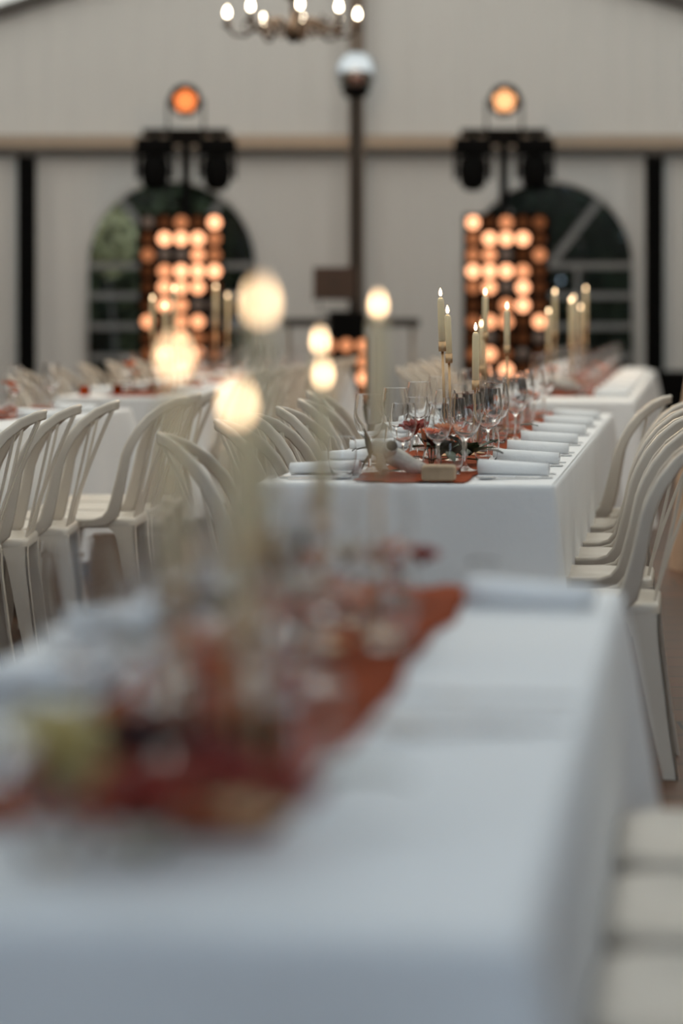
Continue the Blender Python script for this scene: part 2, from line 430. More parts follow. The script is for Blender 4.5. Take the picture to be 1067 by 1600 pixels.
def table(T, label):
    t = thing('banquet_table', label, 'table', T.p(T.L / 2, 0, 0), -TH, 'banquet tables under the cloths')
    hl, hw = T.L / 2 - .015, T.w / 2 - .015
    MB().rbox(-hw, hw, -hl, hl, .715, .738, .004).build('tabletop', M['wood_table'], t)
    for sx in (-1, 1):
        for sy in (-1, 1):
            x, y = sx * (hw - .08), sy * (hl - .15)
            MB().tube([(x, y, .716), (x, y + sy * .03, 0)], .016, 8).build('leg', M['rig'], t)

for T, lb in ((T1, 'front table carrying the blurred place settings'), (T2, 'middle table carrying the sharp row of glasses'), (T3, 'far right table before the right window'), (TA, 'side table at the left edge behind the row of chairs'), (TB, 'far left table before the left window')):
    table(T, 'banquet table under white cloth, ' + lb)
tablecloth(T1, 'bluish white tablecloth with square corners on the blurred front table', 1, .03, .08, fr=.004)
tablecloth(T2, 'white tablecloth on the sharply focused middle table', 2, .03, .05, fr=.004)
tablecloth(T3, 'white tablecloth on the far table before the right window', 3)
tablecloth(TA, 'white tablecloth at the left edge behind the chair row', 4)
tablecloth(TB, 'white tablecloth on the far table before the left window', 5)

def runner(T, a0, a1, label, seed, hw=.155):
    rr = random.Random(seed); ph = [rr.uniform(0, 6) for _ in range(6)]
    n = int((a1 - a0) * 22)
    def fn(u, v):
        a = a0 + (a1 - a0) * u; c = (v - .5) * 2 * hw
        c += .006 * math.sin(a * 7 + ph[0]) * (1 if v > .5 else -1) + .004 * math.sin(a * 19 + ph[1])
        z = .7555 + .0022 * math.sin(a * 23 + v * 9 + ph[2]) + .0018 * math.sin(v * 31 + a * 5 + ph[3])
        return T.p(a, c, z)
    o = MB().grid(fn, n, 18).build('table_runner', M['runner'])
    sm = o.modifiers.new('thickness', 'SOLIDIFY'); sm.thickness = .002; sm.offset = -1
    tag(o, label, 'table runner', 'terracotta runners')
runner(T1, .30, 2.22, 'terracotta gauze runner along the blurred front table', 1)
runner(T2, .03, 4.6, 'terracotta gauze runner along the sharply focused middle table', 2)
runner(T3, .75, 6.9, 'terracotta gauze runner on the far table on the right', 3)
runner(TA, 3.2, 5.5, 'terracotta gauze runner on the side table at the left edge', 4)
runner(TB, .12, 5.9, 'terracotta gauze runner on the far table on the left', 5)

# ------------------------------------------------------------------ chairs
def make_chair():
    t = thing('stacking_chair', 'x', 'chair')
    HW = .18
    # seat: local +x is the front, u = -x runs backwards
    def outline(inset, z, k=0.0):
        pts = []; n = 7
        u0, u1, w0, w1 = -.385 + inset, .112 - inset, HW - inset, .172 - inset
        def corner(cu, cy, rr, a0):
            for j in range(n):
                a = a0 + PI / 2 * j / (n - 1); pts.append((-(cu + rr * math.cos(a)), cy + rr * math.sin(a), z))
        corner(u1 - .03, w1 - .03, .03, 0); corner(u0 + .06, w0 - .06, .06, PI / 2)
        corner(u0 + .06, -w0 + .06, .06, PI); corner(u1 - .03, -w1 + .03, .03, 1.5 * PI)
        return pts
    s = MB()
    s.loft([outline(.010, .417), outline(.002, .420), outline(0, .428), outline(0, .444), outline(.004, .4525), outline(.014, .455), outline(.034, .452), outline(.06, .443), outline(.10, .438)], cap=True, smooth=True)
    s.build('seat', M['chair'], t)
    half = [(-.12, HW, .449, 90), (-.04, HW, .452, 90), (-.008, HW, .462, 75), (.012, HW, .485, 45), (.026, HW, .53, 18), (.045, HW, .60, 8), (.064, HW * .99, .69, 8), (.082, HW * .96, .735, 14), (.110, HW * .88, .785, 28), (.148, HW * .74, .832, 45), (.198, HW * .5, .872, 65), (.243, HW * .26, .893, 80), (.272, 0, .900, 86)]
    path = half + [(u, -y, z, a) for u, y, z, a in reversed(half[:-1])]
    wid = [.030, .032, .040, .048, .044, .038, .035, .034, .033, .032, .031, .031, .031]; wid = wid + wid[-2::-1]
    rings = []; P3 = [Vector((-p[0], p[1], p[2])) for p in path]
    for i, p in enumerate(path):
        a = math.radians(p[3]); w = Vector((-math.cos(a), 0, -math.sin(a)))
        tg = (P3[min(i + 1, len(P3) - 1)] - P3[max(i - 1, 0)]).normalized()
        nn = tg.cross(w).normalized(); w = (w - tg * w.dot(tg)).normalized()
        hwid, th = wid[i], .0065
        pr = [(0.0, -.006), (-.003, 0.0), (0.0, .006), (.006, .0075), (.012, th * .7), (hwid - .006, th * .6), (hwid, 0.0), (hwid - .006, -th * .6), (.012, -th * .7), (.006, -.0075)]
        rings.append([P3[i] + w * q0 + nn * q1 for q0, q1 in pr])
    MB().loft(rings, smooth=True).build('back_frame', M['chair'], t)
    for y in (-.10, -.034, .034, .10):
        # top end on the frame
        for i in range(len(half) - 1):
            if half[i][1] >= abs(y) >= half[i + 1][1]:
                k = (half[i][1] - abs(y)) / max(1e-6, half[i][1] - half[i + 1][1]); u = half[i][0] + (half[i + 1][0] - half[i][0]) * k; z = half[i][2] + (half[i + 1][2] - half[i][2]) * k
        a = Vector((u - .0, y, z - .03)); c = Vector((.095, y * .86, .44)); b = Vector((.140, y * .95, .62))
        rg = []
        for k in range(11):
            q = k / 10; p = a * (1 - q) ** 2 + b * 2 * q * (1 - q) + c * q * q
            w_ = .016 - .003 * math.sin(q * PI)
            rg.append([(-p.x - .004, p.y - w_, p.z), (-p.x - .004, p.y + w_, p.z), (-p.x + .004, p.y + w_ * .8, p.z), (-p.x + .004, p.y - w_ * .8, p.z)])
        MB().loft(rg).build('back_slat', M['chair'], t)
    for sy in (-1, 1):
        m = MB()
        def pl(u0, u1, y0, y1, z): return [(-u0, sy * y0, z), (-u1, sy * y0, z), (-u1, sy * y1, z), (-u0, sy * y1, z)]
        lev = [(.0, .112, .172, .430), (.030, .112, .173, .405), (.040, .113, .174, .385), (.050, .116, .175, .34), (.088, .139, .184, .15), (.122, .161, .192, .0)]
        m.loft([pl(u0, u1, y - .007, y, z) for u0, u1, y, z in lev])
        m.loft([pl(u1 - .007, u1, y - .045 + .015 * (.43 - z), y, z) for u0, u1, y, z in lev])
        m.build('leg', M['chair'], t)
        m = MB()
        lev = [(-.372, -.29, .174, .42), (-.374, -.315, .174, .38), (-.385, -.335, .18, .18), (-.395, -.355, .186, 0)]
        m.loft([pl(u0, u1, y - .007, y, z) for u0, u1, y, z in lev])
        m.loft([pl(u0, u0 + .007, y - .045, y, z) for u0, u1, y, z in lev])
        m.build('leg', M['chair'], t)
    return t
chair0 = make_chair(); chair_used = [False]
def chair(p, faces, label, group, yaw=0.0):
    rz = (PI - TH if faces == 'L' else -TH) + math.radians(yaw)
    if not chair_used[0]:
        chair_used[0] = True; chair0.location = (p[0], p[1], 0); chair0.rotation_euler = (0, 0, rz)
        chair0['label'] = label; chair0['group'] = group; return chair0
    return dup(chair0, 'stacking_chair', label, (p[0], p[1], 0), rz, group)
def near_side(px, d, yaw=0.0):                  # centre of a chair whose side nearest the camera stands at distance d
    f = TH - math.radians(yaw)
    return Vector(((px - CX) / F * d, d, 0)) + Vector((math.sin(f), math.cos(f), 0)) * .18
for i, (px, d) in enumerate([(963, 6.2), (958, 6.8), (952, 7.36), (954, 7.86), (962, 8.45), (933, 8.94)]):
    p = near_side(px, d)
    chair(p, 'L', 'white plastic chair, %s in the row along the right side of the focused middle table' % ORD[i], 'white chairs on the right of the middle table')
for i, (d, px) in enumerate([(6.24, 249), (7.01, 337), (7.50, 409), (7.99, 445), (8.69, 467), (9.55, 480)]):
    p = Vector(((px - CX) / F * d, d, 0)) + NV * .272
    edge = T2.p(T2.a_of(d, -.4), -.4).x              # the back frame stays clear of the table edge
    p.x = min(p.x, edge + .045)
    chair(p, 'R', 'white plastic chair, %s in the row along the left side of the focused middle table' % ORD[i], 'white chairs on the left of the middle table', [4, 0, 0, 0, 0, 0][i])
for i, (px, d, yw) in enumerate([(-74, 7.52, 9), (-10, 7.96, 9), (56, 8.36, 8), (163, 8.77, 4), (192, 9.17, 3), (227, 9.57, 3)]):
    p = near_side(px, d, yw)
    chair(p, 'L', 'beige shaded plastic chair, %s in the row beside the left edge table' % ORD[i], 'chairs along the side table at the left edge', yw)
for i, d in enumerate([13.5, 14.1, 14.7, 15.3, 15.9, 16.5, 17.1]):
    x = -0.803 + .149 * (d - 13.0)
    chair((x + .03, d), 'L', 'blurred white chair, %s along the right side of the far left table' % ORD[i], 'white chairs on the right of the far left table')
for i, d in enumerate([13.5, 14.2, 14.9, 15.6, 16.3]):
    x = -0.803 + .149 * (d - 13.0) - .81
    chair((x - .06, d), 'R', 'blurred white chair, %s along the left side of the far left table' % ORD[i], 'white chairs on the left of the far left table')
for i, (px, py) in enumerate([(619, 577), (636, 572), (655, 567), (675, 562)]):
    d = .321 * F / (py - HY); p = Vector(((px - CX) / F * d, d, 0)) + NV * .272
    chair(p, 'R', 'blurred white chair, %s along the left side of the far right table' % ORD[i], 'white chairs on the left of the far right table')
for i, d in enumerate([2.44, 2.84, 3.24]):
    x = .139 + .149 * (d - 1.734) + .395
    chair(Vector((x, d, 0)) + TV * .18, 'L', 'white chair seat pushed up to the front table, %s from the camera' % ORD[i], 'white chairs on the right of the front table')
for i, (px, py) in enumerate([(8, 592)]):
    d = 11.95; p = Vector(((px - CX) / F * d, d, 0)) + NV * .272
    chair(p, 'R', ['blurred white chair behind the orange flower at the left edge', 'white chair at the far side of the left edge table'][i], 'white chairs on the far side of the left edge table')

# ------------------------------------------------------------------ tableware prototypes
def proto_done(o): return o
def make_wine():
    prof = [(0, .0), (.033, .0), (.0345, .0004), (.035, .0012), (.0345, .002), (.030, .003), (.012, .007), (.0045, .016), (.0036, .04), (.0036, .082), (.006, .092), (.020, .100), (.034, .114), (.043, .136), (.0455, .158), (.0425, .188), (.0395, .208), (.0376, .2215), (.0375, .2222), (.03725, .2226),
            (.0370, .2222), (.0371, .2215), (.0390, .208), (.0420, .188), (.0450, .158), (.0425, .137), (.0335, .1148), (.0195, .101), (0, .0965)]
    return MB().lathe(prof, 32)
def make_tumbler():
    prof = [(0, 0), (.0255, 0), (.0275, .0006), (.0285, .003), (.034, .022), (.0395, .05), (.0405, .068), (.038, .094), (.0352, .1095), (.0351, .110), (.0348, .1103), (.0345, .110), (.0346, .1095), (.0374, .094), (.0399, .068), (.0389, .05), (.0335, .023), (.0278, .005), (0, .004)]
    return MB().lathe(prof, 24)
wine_me = make_wine().build('wine_glass', M['glass'])
tumb_me = make_tumbler().build('water_glass', M['glass'])
def make_napkin():
    m = MB(); n = 46; rows = []
    outer = []; inner = []
    for k in range(n + 1):
        q = k / n; a = -PI * .5 - q * 2 * PI * 2.35; r = .031 - .0225 * q
        outer.append((r, a))
    L = .20
    def pt(r, a, x):
        tp = 1 - .22 * (x / L + .5)                # narrows a little away from the table edge
        return (x, r * math.cos(a) * 1.15 * tp, .0262 * tp + r * math.sin(a) * .82 * tp)
    xs_ = [-L / 2, -L / 4, 0, L / 4, L / 2]
    th = .0032
    rings = []
    for x in xs_:
        o_ = [pt(r, a, x) for r, a in outer]; i_ = [pt(r - th, a, x) for r, a in reversed(outer)]
        rings.append(o_ + i_)
    m.loft(rings, cap=False, smooth=True)
    nn = len(rings[0]); base = 0
    for e, ring0 in ((0, 0), (1, (len(xs_) - 1) * nn)):
        for k in range(n):
            q = (ring0 + k, ring0 + k + 1, ring0 + nn - 2 - k, ring0 + nn - 1 - k)
            m.f.append(q if e else q[::-1]); m.sm.append(False)
    # flat flap under the roll
    m.rbox(-L / 2, L / 2 - .02, -.045, .03, 0, .0035, .0015)
    return m
small_me = bpy.data.objects.new('small_wine_glass', wine_me.data); COL.objects.link(small_me); small_me.scale = (.88, .88, .88)
nap_me = make_napkin().build('napkin', M['napkin'])
def make_knife():
    m = MB(); m.rbox(-.105, 0, -.008, .008, .001, .006, .002); m.rbox(0, .11, -.009, .008, .002, .0035, .0007); return m
def make_fork():
    m = MB(); m.rbox(-.10, .03, -.006, .006, .001, .0045, .0015); m.rbox(.028, .055, -.012, .012, .002, .0045, .001)
    for y in (-.010, -.0035, .0035, .010): m.rbox(.054, .098, y - .0018, y + .0018, .0025, .0045, .0006)
    return m
def make_spoon():
    m = MB(); m.rbox(-.09, .04, -.005, .005, .001, .0045, .0015)
    m.lathe([(0, 0), (.012, .0012), (.0175, .005), (.019, .008), (.0175, .0082), (.011, .004), (0, .003)], 16)
    k = len(m.v) - (2 + 5 * 16)
    m.v[k:] = [(x * 1.5 + .062, y, z) for x, y, z in m.v[k:]]
    return m
kn_me = make_knife().build('knife', M['steel']); fk_me = make_fork().build('fork', M['steel']); sp_me = make_spoon().build('spoon', M['steel'])
first = {}
OCC = []                                        # (x, y, radius) of what already stands on the tables
def stand(T, a, c, r, z=.7605):
    tries = sorted(((abs(i) * .02 + abs(j) * .02, i * .02, j * .02) for i in range(-9, 10) for j in range(-5, 6)))
    for _, da, dc in tries:
        p = T.p(a + da, c + dc, z)
        if all((p.x - x) ** 2 + (p.y - y) ** 2 > (r + q + .003) ** 2 for x, y, q in OCC): break
    OCC.append((p.x, p.y, r)); return p
def put(src, name, label, cat, p, rz, group):
    if name not in first: first[name] = 1; o = src
    else: o = src.copy(); COL.objects.link(o); o.name = name
    o.location = p; o.rotation_euler = (0, 0, rz); return tag(o, label, cat, group)

def setting(T, a, side, i, full=True, wine_c=None, j=0.0, nap=True, cut=True, wine=True):
    """one place setting; side +1 is the right edge of the table"""
    sd = 'right' if side > 0 else 'left'; w = '%s from the near end, %s side of the %s' % (ORD[i], sd, T.nm)
    rz = -TH + (0 if side > 0 else PI)
    q = rz + PI                                  # local +x points to the table middle
    hw = T.w / 2
    nz = .7525
    if nap:
        for dc in (-.075, 0): q0 = T.p(a, side * (hw - .135 + dc)); OCC.append((q0.x, q0.y, .046))
    if nap: put(nap_me, 'napkin', 'rolled white napkin, ' + w, 'napkin', T.p(a, side * (hw - .135), nz + (.0005 if full else 0)), q + PI + R.uniform(-.1, .1), 'rolled napkins')
    wc = wine_c if wine_c is not None else (.118 if side > 0 else .152)
    if wine: put(wine_me, 'wine_glass', 'clear wine glass, ' + w, 'wine glass', stand(T, a + .10 + j, side * wc, .046), 0, 'wine glasses')
    if full and wine: put(small_me, 'small_wine_glass', 'smaller wine glass, ' + w, 'wine glass', stand(T, a + .04 + j, side * (wc - .075), .041), 0, 'smaller wine glasses')
    put(tumb_me, 'water_glass', 'stemless water glass, ' + w, 'water glass', stand(T, a - .01 + j, side * (wc - .03), .041), 0, 'water glasses')
    if full and cut:
        put(kn_me, 'knife', 'steel knife, ' + w, 'knife', T.p(a - .085, side * (hw - .125), nz), q + R.uniform(-.04, .04), 'table knives')
        put(fk_me, 'fork', 'steel fork, ' + w, 'fork', T.p(a + .085, side * (hw - .12), nz), q + R.uniform(-.04, .04), 'table forks')
        put(sp_me, 'spoon', 'small steel spoon, ' + w, 'spoon', T.p(a - .135, side * .258, nz), q + .3 + R.uniform(-.08, .08), 'dessert spoons')

# ------------------------------------------------------------------ candles
def holder_candle(base, flame_z, clen, label_c, label_h, lean=(0, 0)):
    z0 = base.z; top = flame_z - .007
    sock = top - .012 - clen
    hz = sock - z0
    h = thing('candle_holder', label_h, 'candle holder', base, 0, 'slim brass candle holders')
    MB().lathe([(0, 0), (.030, 0), (.031, .002), (.030, .004), (.006, .007), (0, .007)], 24).build('foot', M['brass'], h)
    MB().tube([(0, 0, .004), (0, 0, hz - .004)], .0046, 8).build('rod', M['brass'], h)
    MB().lathe([(0, hz - .006), (.0112, hz - .006), (.0122, hz - .004), (.0122, hz + .026), (.0116, hz + .026), (.0116, hz), (0, hz)], 16).build('cup', M['brass'], h)
    c = thing('taper_candle', label_c, 'candle', (base.x, base.y, z0 + hz + .001), 0, 'lit ivory taper candles')
    MB().lathe([(0, 0), (.0112, 0), (.0113, clen * .6), (.0108, clen - .012), (.0088, clen - .004), (.005, clen), (0, clen - .002)], 16).build('wax_stick', M['wax'], c)
    MB().tube([(0, 0, clen - .004), (.0005, 0, clen + .005), (.002, 0, clen + .010)], .0009, 6).build('wick', M['wick'], c)
    MB().lathe([(0, clen + .004), (.0036, clen + .006), (.0058, clen + .012), (.0052, clen + .019), (.0028, clen + .026), (0, clen + .032)], 12).build('flame', M['flame'], c)
    if lean != (0, 0):
        piv = Matrix.Translation(base) @ Matrix.Rotation(lean[0], 4, 'Y') @ Matrix.Rotation(lean[1], 4, 'X') @ Matrix.Translation(-base)
        for o in (h, c): o.matrix_world = piv @ Matrix.Translation(o.location)
def candle(px, py, d, clen, where, surf=.759, lean=(0, 0)):
    f = at(px, py, d)
    b = Vector((f.x, f.y, surf))
    OCC.append((f.x, f.y, .033))
    if lean[0]: b.x -= (f.z - surf) * math.tan(lean[0])
    holder_candle(b, f.z, clen, 'ivory taper candle burning ' + where, 'brass holder, candle ' + where.replace('just ', ''), lean)
candle(407, 468, 2.15, .22, 'highest of three at the near end of the front table')
candle(273, 555, 2.26, .22, 'leftmost of three at the near end of the front table')
candle(371, 627, 2.20, .20, 'lowest of three at the near end of the front table')
candle(591, 473, 3.30, .22, 'highest of three at the far end of the front table')
candle(500, 530, 3.36, .22, 'middle height of three at far end of front table')
candle(505, 582, 3.22, .20, 'lowest of three at the far end of the front table')
candle(688, 456, 7.55, .165, 'tallest and leaning, nearest on the sharp middle table', lean=(-.035, 0))
candle(699, 483, 7.90, .155, 'just behind the leaning one on the middle table', lean=(-.03, 0))
candle(743, 510, 7.62, .18, 'lowest and sharp on the middle table')
candle(752, 505, 9.75, .18, 'lowest of the farther three on the middle table')
candle(758, 455, 9.45, .17, 'highest of the farther three on the middle table')
candle(792, 477, 9.05, .16, 'rightmost of the farther three on the middle table')
candle(857, 485, 13.6, .22, 'leftmost on the far right table')
candle(867, 455, 13.9, .25, 'second from the left on the far right table')
candle(892, 468, 13.5, .25, 'third from the left on the far right table')
candle(896, 464, 15.6, .25, 'half hidden by the third on the far right table')
candle(907, 479, 15.3, .22, 'low beside the rightmost on the far right table')
candle(915, 450, 15.8, .25, 'rightmost and highest on the far right table')
candle(238, 465, 14.4, .22, 'leftmost on the far left table')
candle(258, 477, 14.0, .20, 'lowest on the far left table')
candle(272, 450, 14.2, .25, 'third from the left on the far left table')
candle(337, 447, 16.0, .25, 'inner of the right pair on the far left table')
candle(356, 461, 16.4, .25, 'rightmost on the far left table')

# ------------------------------------------------------------------ flowers, votives, driftwood
def bloom(m_, c, rad, n_rings=3, seed=0, tilt=(0, 0)):
    rr = random.Random(seed)
    T_ = Matrix.Translation(c) @ Matrix.Rotation(tilt[0], 4, 'X') @ Matrix.Rotation(tilt[1], 4, 'Y')
    for k in range(n_rings):
        nP = 4 + 2 * k; op = .16 + .44 * k / max(1, n_rings - 1); rl = rad * (.55 + .45 * k / max(1, n_rings - 1))
        for j in range(nP):
            a = 2 * PI * j / nP + k * .4 + rr.uniform(-.15, .15); wd = rl * (.75 if k == 0 else .62)
            def fn(u, v, a=a, wd=wd, rl=rl, op=op):
                q = op * 1.35 * (u ** .8) + .12
                r = rl * u * math.sin(min(1.5, q)) + .002; z = rl * (1.15 - .5 * op) * u * math.cos(min(1.45, q * .85)) - .15 * rl * k * .5
                w = wd * math.sin(PI * min(1, .12 + u * .75)) * (v - .5)
                return T_ @ Vector((r * math.cos(a) - w * math.sin(a), r * math.sin(a) + w * math.cos(a), z - .12 * rl * (2 * v - 1) ** 2 * -1))
            m_.grid(fn, 5, 4)
def leafmesh(m_, p, dirv, L, wd, droop=.3):
    d = Vector(dirv).normalized(); sd = d.cross(Vector((0, 0, 1)))
    if sd.length < .1: sd = Vector((1, 0, 0))
    sd.normalize(); up = sd.cross(d)
    m_.grid(lambda u, v: Vector(p) + d * L * u + sd * wd * (v - .5) * math.sin(PI * min(1, u * .93 + .05)) * 2 * .5 + up * (-droop * L * u * u + .06 * L * abs(v - .5) * 2), 6, 2)
def vase(p, label, blooms, leaves, h=.075, r=.024, group=None, glassm=None):
    t = thing('flower_vase', label, 'flower vase', p, 0.0 if p[1] < 5 else R.uniform(0, 6), group)
    OCC.append((p[0], p[1], .042 if p[1] < 12 else .03))
    MB().lathe([(0, 0), (r * .95, 0), (r, .003), (r * 1.05, h * .4), (r * .9, h * .75), (r * .62, h * .9), (r * .7, h), (r * .62, h), (r * .54, h * .9), (r * .8, h * .72), (r * .93, h * .4), (r * .85, .007), (0, .006)], 18).build('vase', glassm or M['glass'], t)
    for i, (dx, dy, dz, rad, mat) in enumerate(blooms):
        MB().tube([(dx * .1, dy * .1, .012), (dx * .25, dy * .25, h), (dx, dy, h + dz)], .0016, 6).build('stem', M['stem'], t)
        b = MB(); bloom(b, (dx, dy, h + dz - rad * .1), rad, 3, i + int(p[0] * 100) % 17, (dy * -2.5 + .25, dx * 2.5)); b.build('bloom', M[mat], t)
    for i, (dx, dy, dz, L, wd, mat) in enumerate(leaves):
        b = MB(); leafmesh(b, (dx * .2, dy * .2, h * .95), (dx, dy, dz), L, wd); b.build('leaf', M[mat], t)
    return t
def tp(T, px, d, z=.759): return Vector(((px - CX) / F * d, d, z))
# middle table, near end
vase(tp(T2, 674, 6.95), 'glass bud vase of dark red and peach blooms by the driftwood', [(-.05, -.02, .05, .052, 'red'), (.045, 0, .04, .048, 'peach'), (-.005, .03, .03, .04, 'orange'), (.0, -.04, .015, .036, 'deepred')],
     [(-.5, -.8, .1, .07, .03, 'leaf_grey'), (.7, -.6, .2, .075, .03, 'leaf_grey'), (-.1, -.2, 1, .075, .014, 'peach'), (.2, -.9, -.1, .07, .03, 'leaf'), (-.8, .2, .1, .07, .03, 'leaf_grey')], .062, .026).rotation_euler.z = 0
def leaf_spray(p, label, n, L, wd, mat, seed, group=None):
    rr = random.Random(seed); t = thing('foliage_sprig', label, 'foliage', p, 0, group); OCC.append((p[0], p[1], .045))
    MB().tube([(-.09, 0, .006), (0, .01, .02), (.09, 0, .012)], .0025, 6).build('stem', M['stem'], t)
    for k in range(n):
        a = rr.uniform(0, 2 * PI); b = MB()
        leafmesh(b, (rr.uniform(-.06, .06), rr.uniform(-.02, .02), .02 + rr.uniform(0, .02)), (math.cos(a), math.sin(a), rr.uniform(.2, .9)), L * rr.uniform(.7, 1.1), wd, .25); b.build('leaf', M[mat], t)
leaf_spray(tp(T2, 712, 7.15), 'dark green leaves lying beside the red and peach blooms', 18, .11, .06, 'leaf', 3)
leaf_spray(tp(T2, 760, 8.5), 'dark green leaves between the two candle groups on middle table', 9, .07, .035, 'leaf', 4)
vase(tp(T2, 708, 7.35), 'peach bloom in a bud vase at the foot of the leaning candle', [(0, 0, .01, .036, 'peach'), (.04, .02, .005, .03, 'orange')], [(.9, 0, .1, .06, .03, 'leaf')], .055, .022)
vase(tp(T2, 742, 8.1), 'dark red bloom in a vase behind the lowest sharp candle', [(0, 0, .05, .033, 'red'), (-.03, .02, .03, .028, 'peach')], [(.6, .5, .2, .06, .03, 'leaf'), (-.6, .5, .2, .06, .03, 'leaf')], .075, .024)
vase(tp(T2, 772, 9.25), 'orange blooms in a vase by the farther candles on middle table', [(0, 0, .04, .034, 'orange'), (.03, .03, .05, .03, 'peach')], [(.6, .5, .3, .06, .03, 'leaf')], .07, .024)
vase(tp(T2, 822, 10.0), 'peach blooms in a vase near the far end of middle table', [(0, 0, .04, .036, 'peach'), (-.035, .0, .03, .032, 'orange')], [(.6, .5, .3, .06, .03, 'leaf')], .07, .024)
# driftwood
dw = thing('driftwood', 'pale driftwood branch with a dark cut stub beside the wooden block', 'driftwood', tp(T2, 622, 6.62, .7595), 0)
MB().tube([(-.088, .02, .075), (-.07, .02, .078), (-.04, .01, .068), (.0, .0, .050), (.04, -.01, .030), (.085, -.02, .018)], [.012, .02, .027, .027, .022, .013], 10).build('branch', M['drift'], dw)
MB().tube([(-.028, 0, .062), (-.022, -.02, .080), (-.018, -.032, .086)], [.022, .020, .018], 10).build('stub', M['drift'], dw)
MB().lathe([(0, 0), (.0155, 0), (.0155, .002), (0, .001)], 12, c=(-.0175, -.0325, .0865), axis=(.1, -.85, .4)).build('cut_end', M['drift_dark'], dw)
MB().tube([(-.045, .0, .06), (-.05, -.01, .03), (-.035, -.03, .0135)], [.022, .018, .013], 8).build('branch', M['drift'], dw)
b_ = MB(); leafmesh(b_, (-.082, .0, .05), (-.12, -.1, 1), .085, .026, .1); b_.build('dry_leaf', M['drift_dark'], dw)
b_ = MB(); leafmesh(b_, (-.07, .0, .07), (-.45, -.2, -.6), .06, .02, .1); b_.build('dry_leaf', M['drift_dark'], dw)
OCC += [(dw.location.x - .05, dw.location.y, .06), (dw.location.x + .05, dw.location.y, .06), (dw.location.x + .15, dw.location.y - .1, .06)]
wb_ = MB(); wb_.rbox(-.05, .042, -.03, .03, 0, .042, .005)
o = wb_.build('wooden_block', M['block'], loc=tp(T2, 688, 6.46, .7595)); o.rotation_euler.z = -.1; tag(o, 'small light wooden block at the near end of the terracotta runner', 'wooden block')
b_ = MB(); leafmesh(b_, (0, 0, 0), (.75, -.1, .65), .08, .03, .1)
leaf_spray(tp(T2, 650, 6.72), 'dry grey leaves between the driftwood and the wooden block', 6, .06, .028, 'leaf_grey', 9)

def votive(p, label, mat='glass', lit_=1.0):
    OCC.append((p[0], p[1], .034))
    t = thing('tealight_glass', label, 'tealight', p, 0, 'small tealight glasses')
    MB().lathe([(0, 0), (.028, 0), (.03, .002), (.032, .055), (.0305, .055), (.0285, .006), (0, .006)], 18).build('cup', M[mat], t)
    MB().lathe([(0, .0065), (.019, .0065), (.019, .020), (0, .020)], 14).build('tealight', M['wax'], t)
    if lit_: MB().lathe([(0, .021), (.003 * lit_, .024), (.0045 * lit_, .029), (.003 * lit_, .021 + .015 * lit_), (0, .021 + .021 * lit_)], 10).build('flame', M['flame'], t)
votive(tp(T1, 400, 2.33), 'amber tealight glass glowing on the front table runner', 'amber_dark', .4)
# front table
vase(tp(T1, 84, 1.97), 'pale yellow rose in a glass vase on the front table', [(0, 0, .022, .052, 'yellow'), (.02, -.03, .005, .034, 'yellow')], [(.5, .5, .3, .05, .03, 'leaf_grey')], .072, .028)
vase(tp(T1, 215, 2.03), 'dark burgundy flowers on the red runner of the front table', [(0, 0, .03, .055, 'deepred'), (.07, -.02, .005, .05, 'red'), (-.06, -.03, .01, .048, 'red'), (.01, -.07, .0, .05, 'red'), (.05, .05, .015, .05, 'deepred'), (.12, .0, -.005, .042, 'red')], [(.8, .3, .2, .08, .04, 'leaf'), (-.8, .3, .1, .08, .04, 'leaf'), (.1, -.9, .3, .07, .04, 'leaf'), (.0, .9, .5, .07, .04, 'leaf'), (.5, -.6, .5, .07, .04, 'leaf'), (-.5, -.6, .5, .07, .04, 'leaf')], .045, .03)
vase(tp(T1, 400, 2.95), 'dark red bloom in a vase midway along the front table', [(0, 0, .03, .038, 'red'), (-.05, .02, .02, .034, 'deepred')], [(.6, .5, .2, .06, .03, 'leaf')], .06, .024)
vase(tp(T1, 620, 3.75), 'rust coloured blooms at the far end of the front table', [(0, 0, .02, .034, 'peach'), (.04, .0, .015, .034, 'red')], [(.6, .5, .2, .06, .03, 'leaf_grey')], .05, .024)
leaf_spray(tp(T1, 190, 2.06), 'dark leaves round the burgundy flowers of the front table', 9, .06, .035, 'leaf', 21)
vase(tp(T1, 300, 2.55), 'peach and cream blooms behind the burgundy flowers on the front table', [(0, 0, .03, .042, 'peach'), (-.06, .02, .02, .036, 'cream'), (.05, .03, .02, .036, 'cream')], [(.6, .5, .2, .07, .04, 'leaf_grey'), (-.6, .5, .2, .07, .04, 'leaf_grey')], .06, .026)
vase(tp(T1, 470, 3.05), 'cream blooms midway along the front table', [(0, 0, .03, .042, 'cream'), (.06, .0, .02, .036, 'peach')], [(.6, .5, .2, .07, .04, 'leaf_grey')], .06, .026)
vase(tp(T1, 545, 3.5), 'cream and rust blooms near the far end of the front table', [(0, 0, .03, .042, 'cream'), (-.05, .0, .02, .036, 'peach'), (.05, .0, .02, .036, 'red')], [(-.6, .5, .2, .07, .04, 'leaf_grey')], .06, .026)
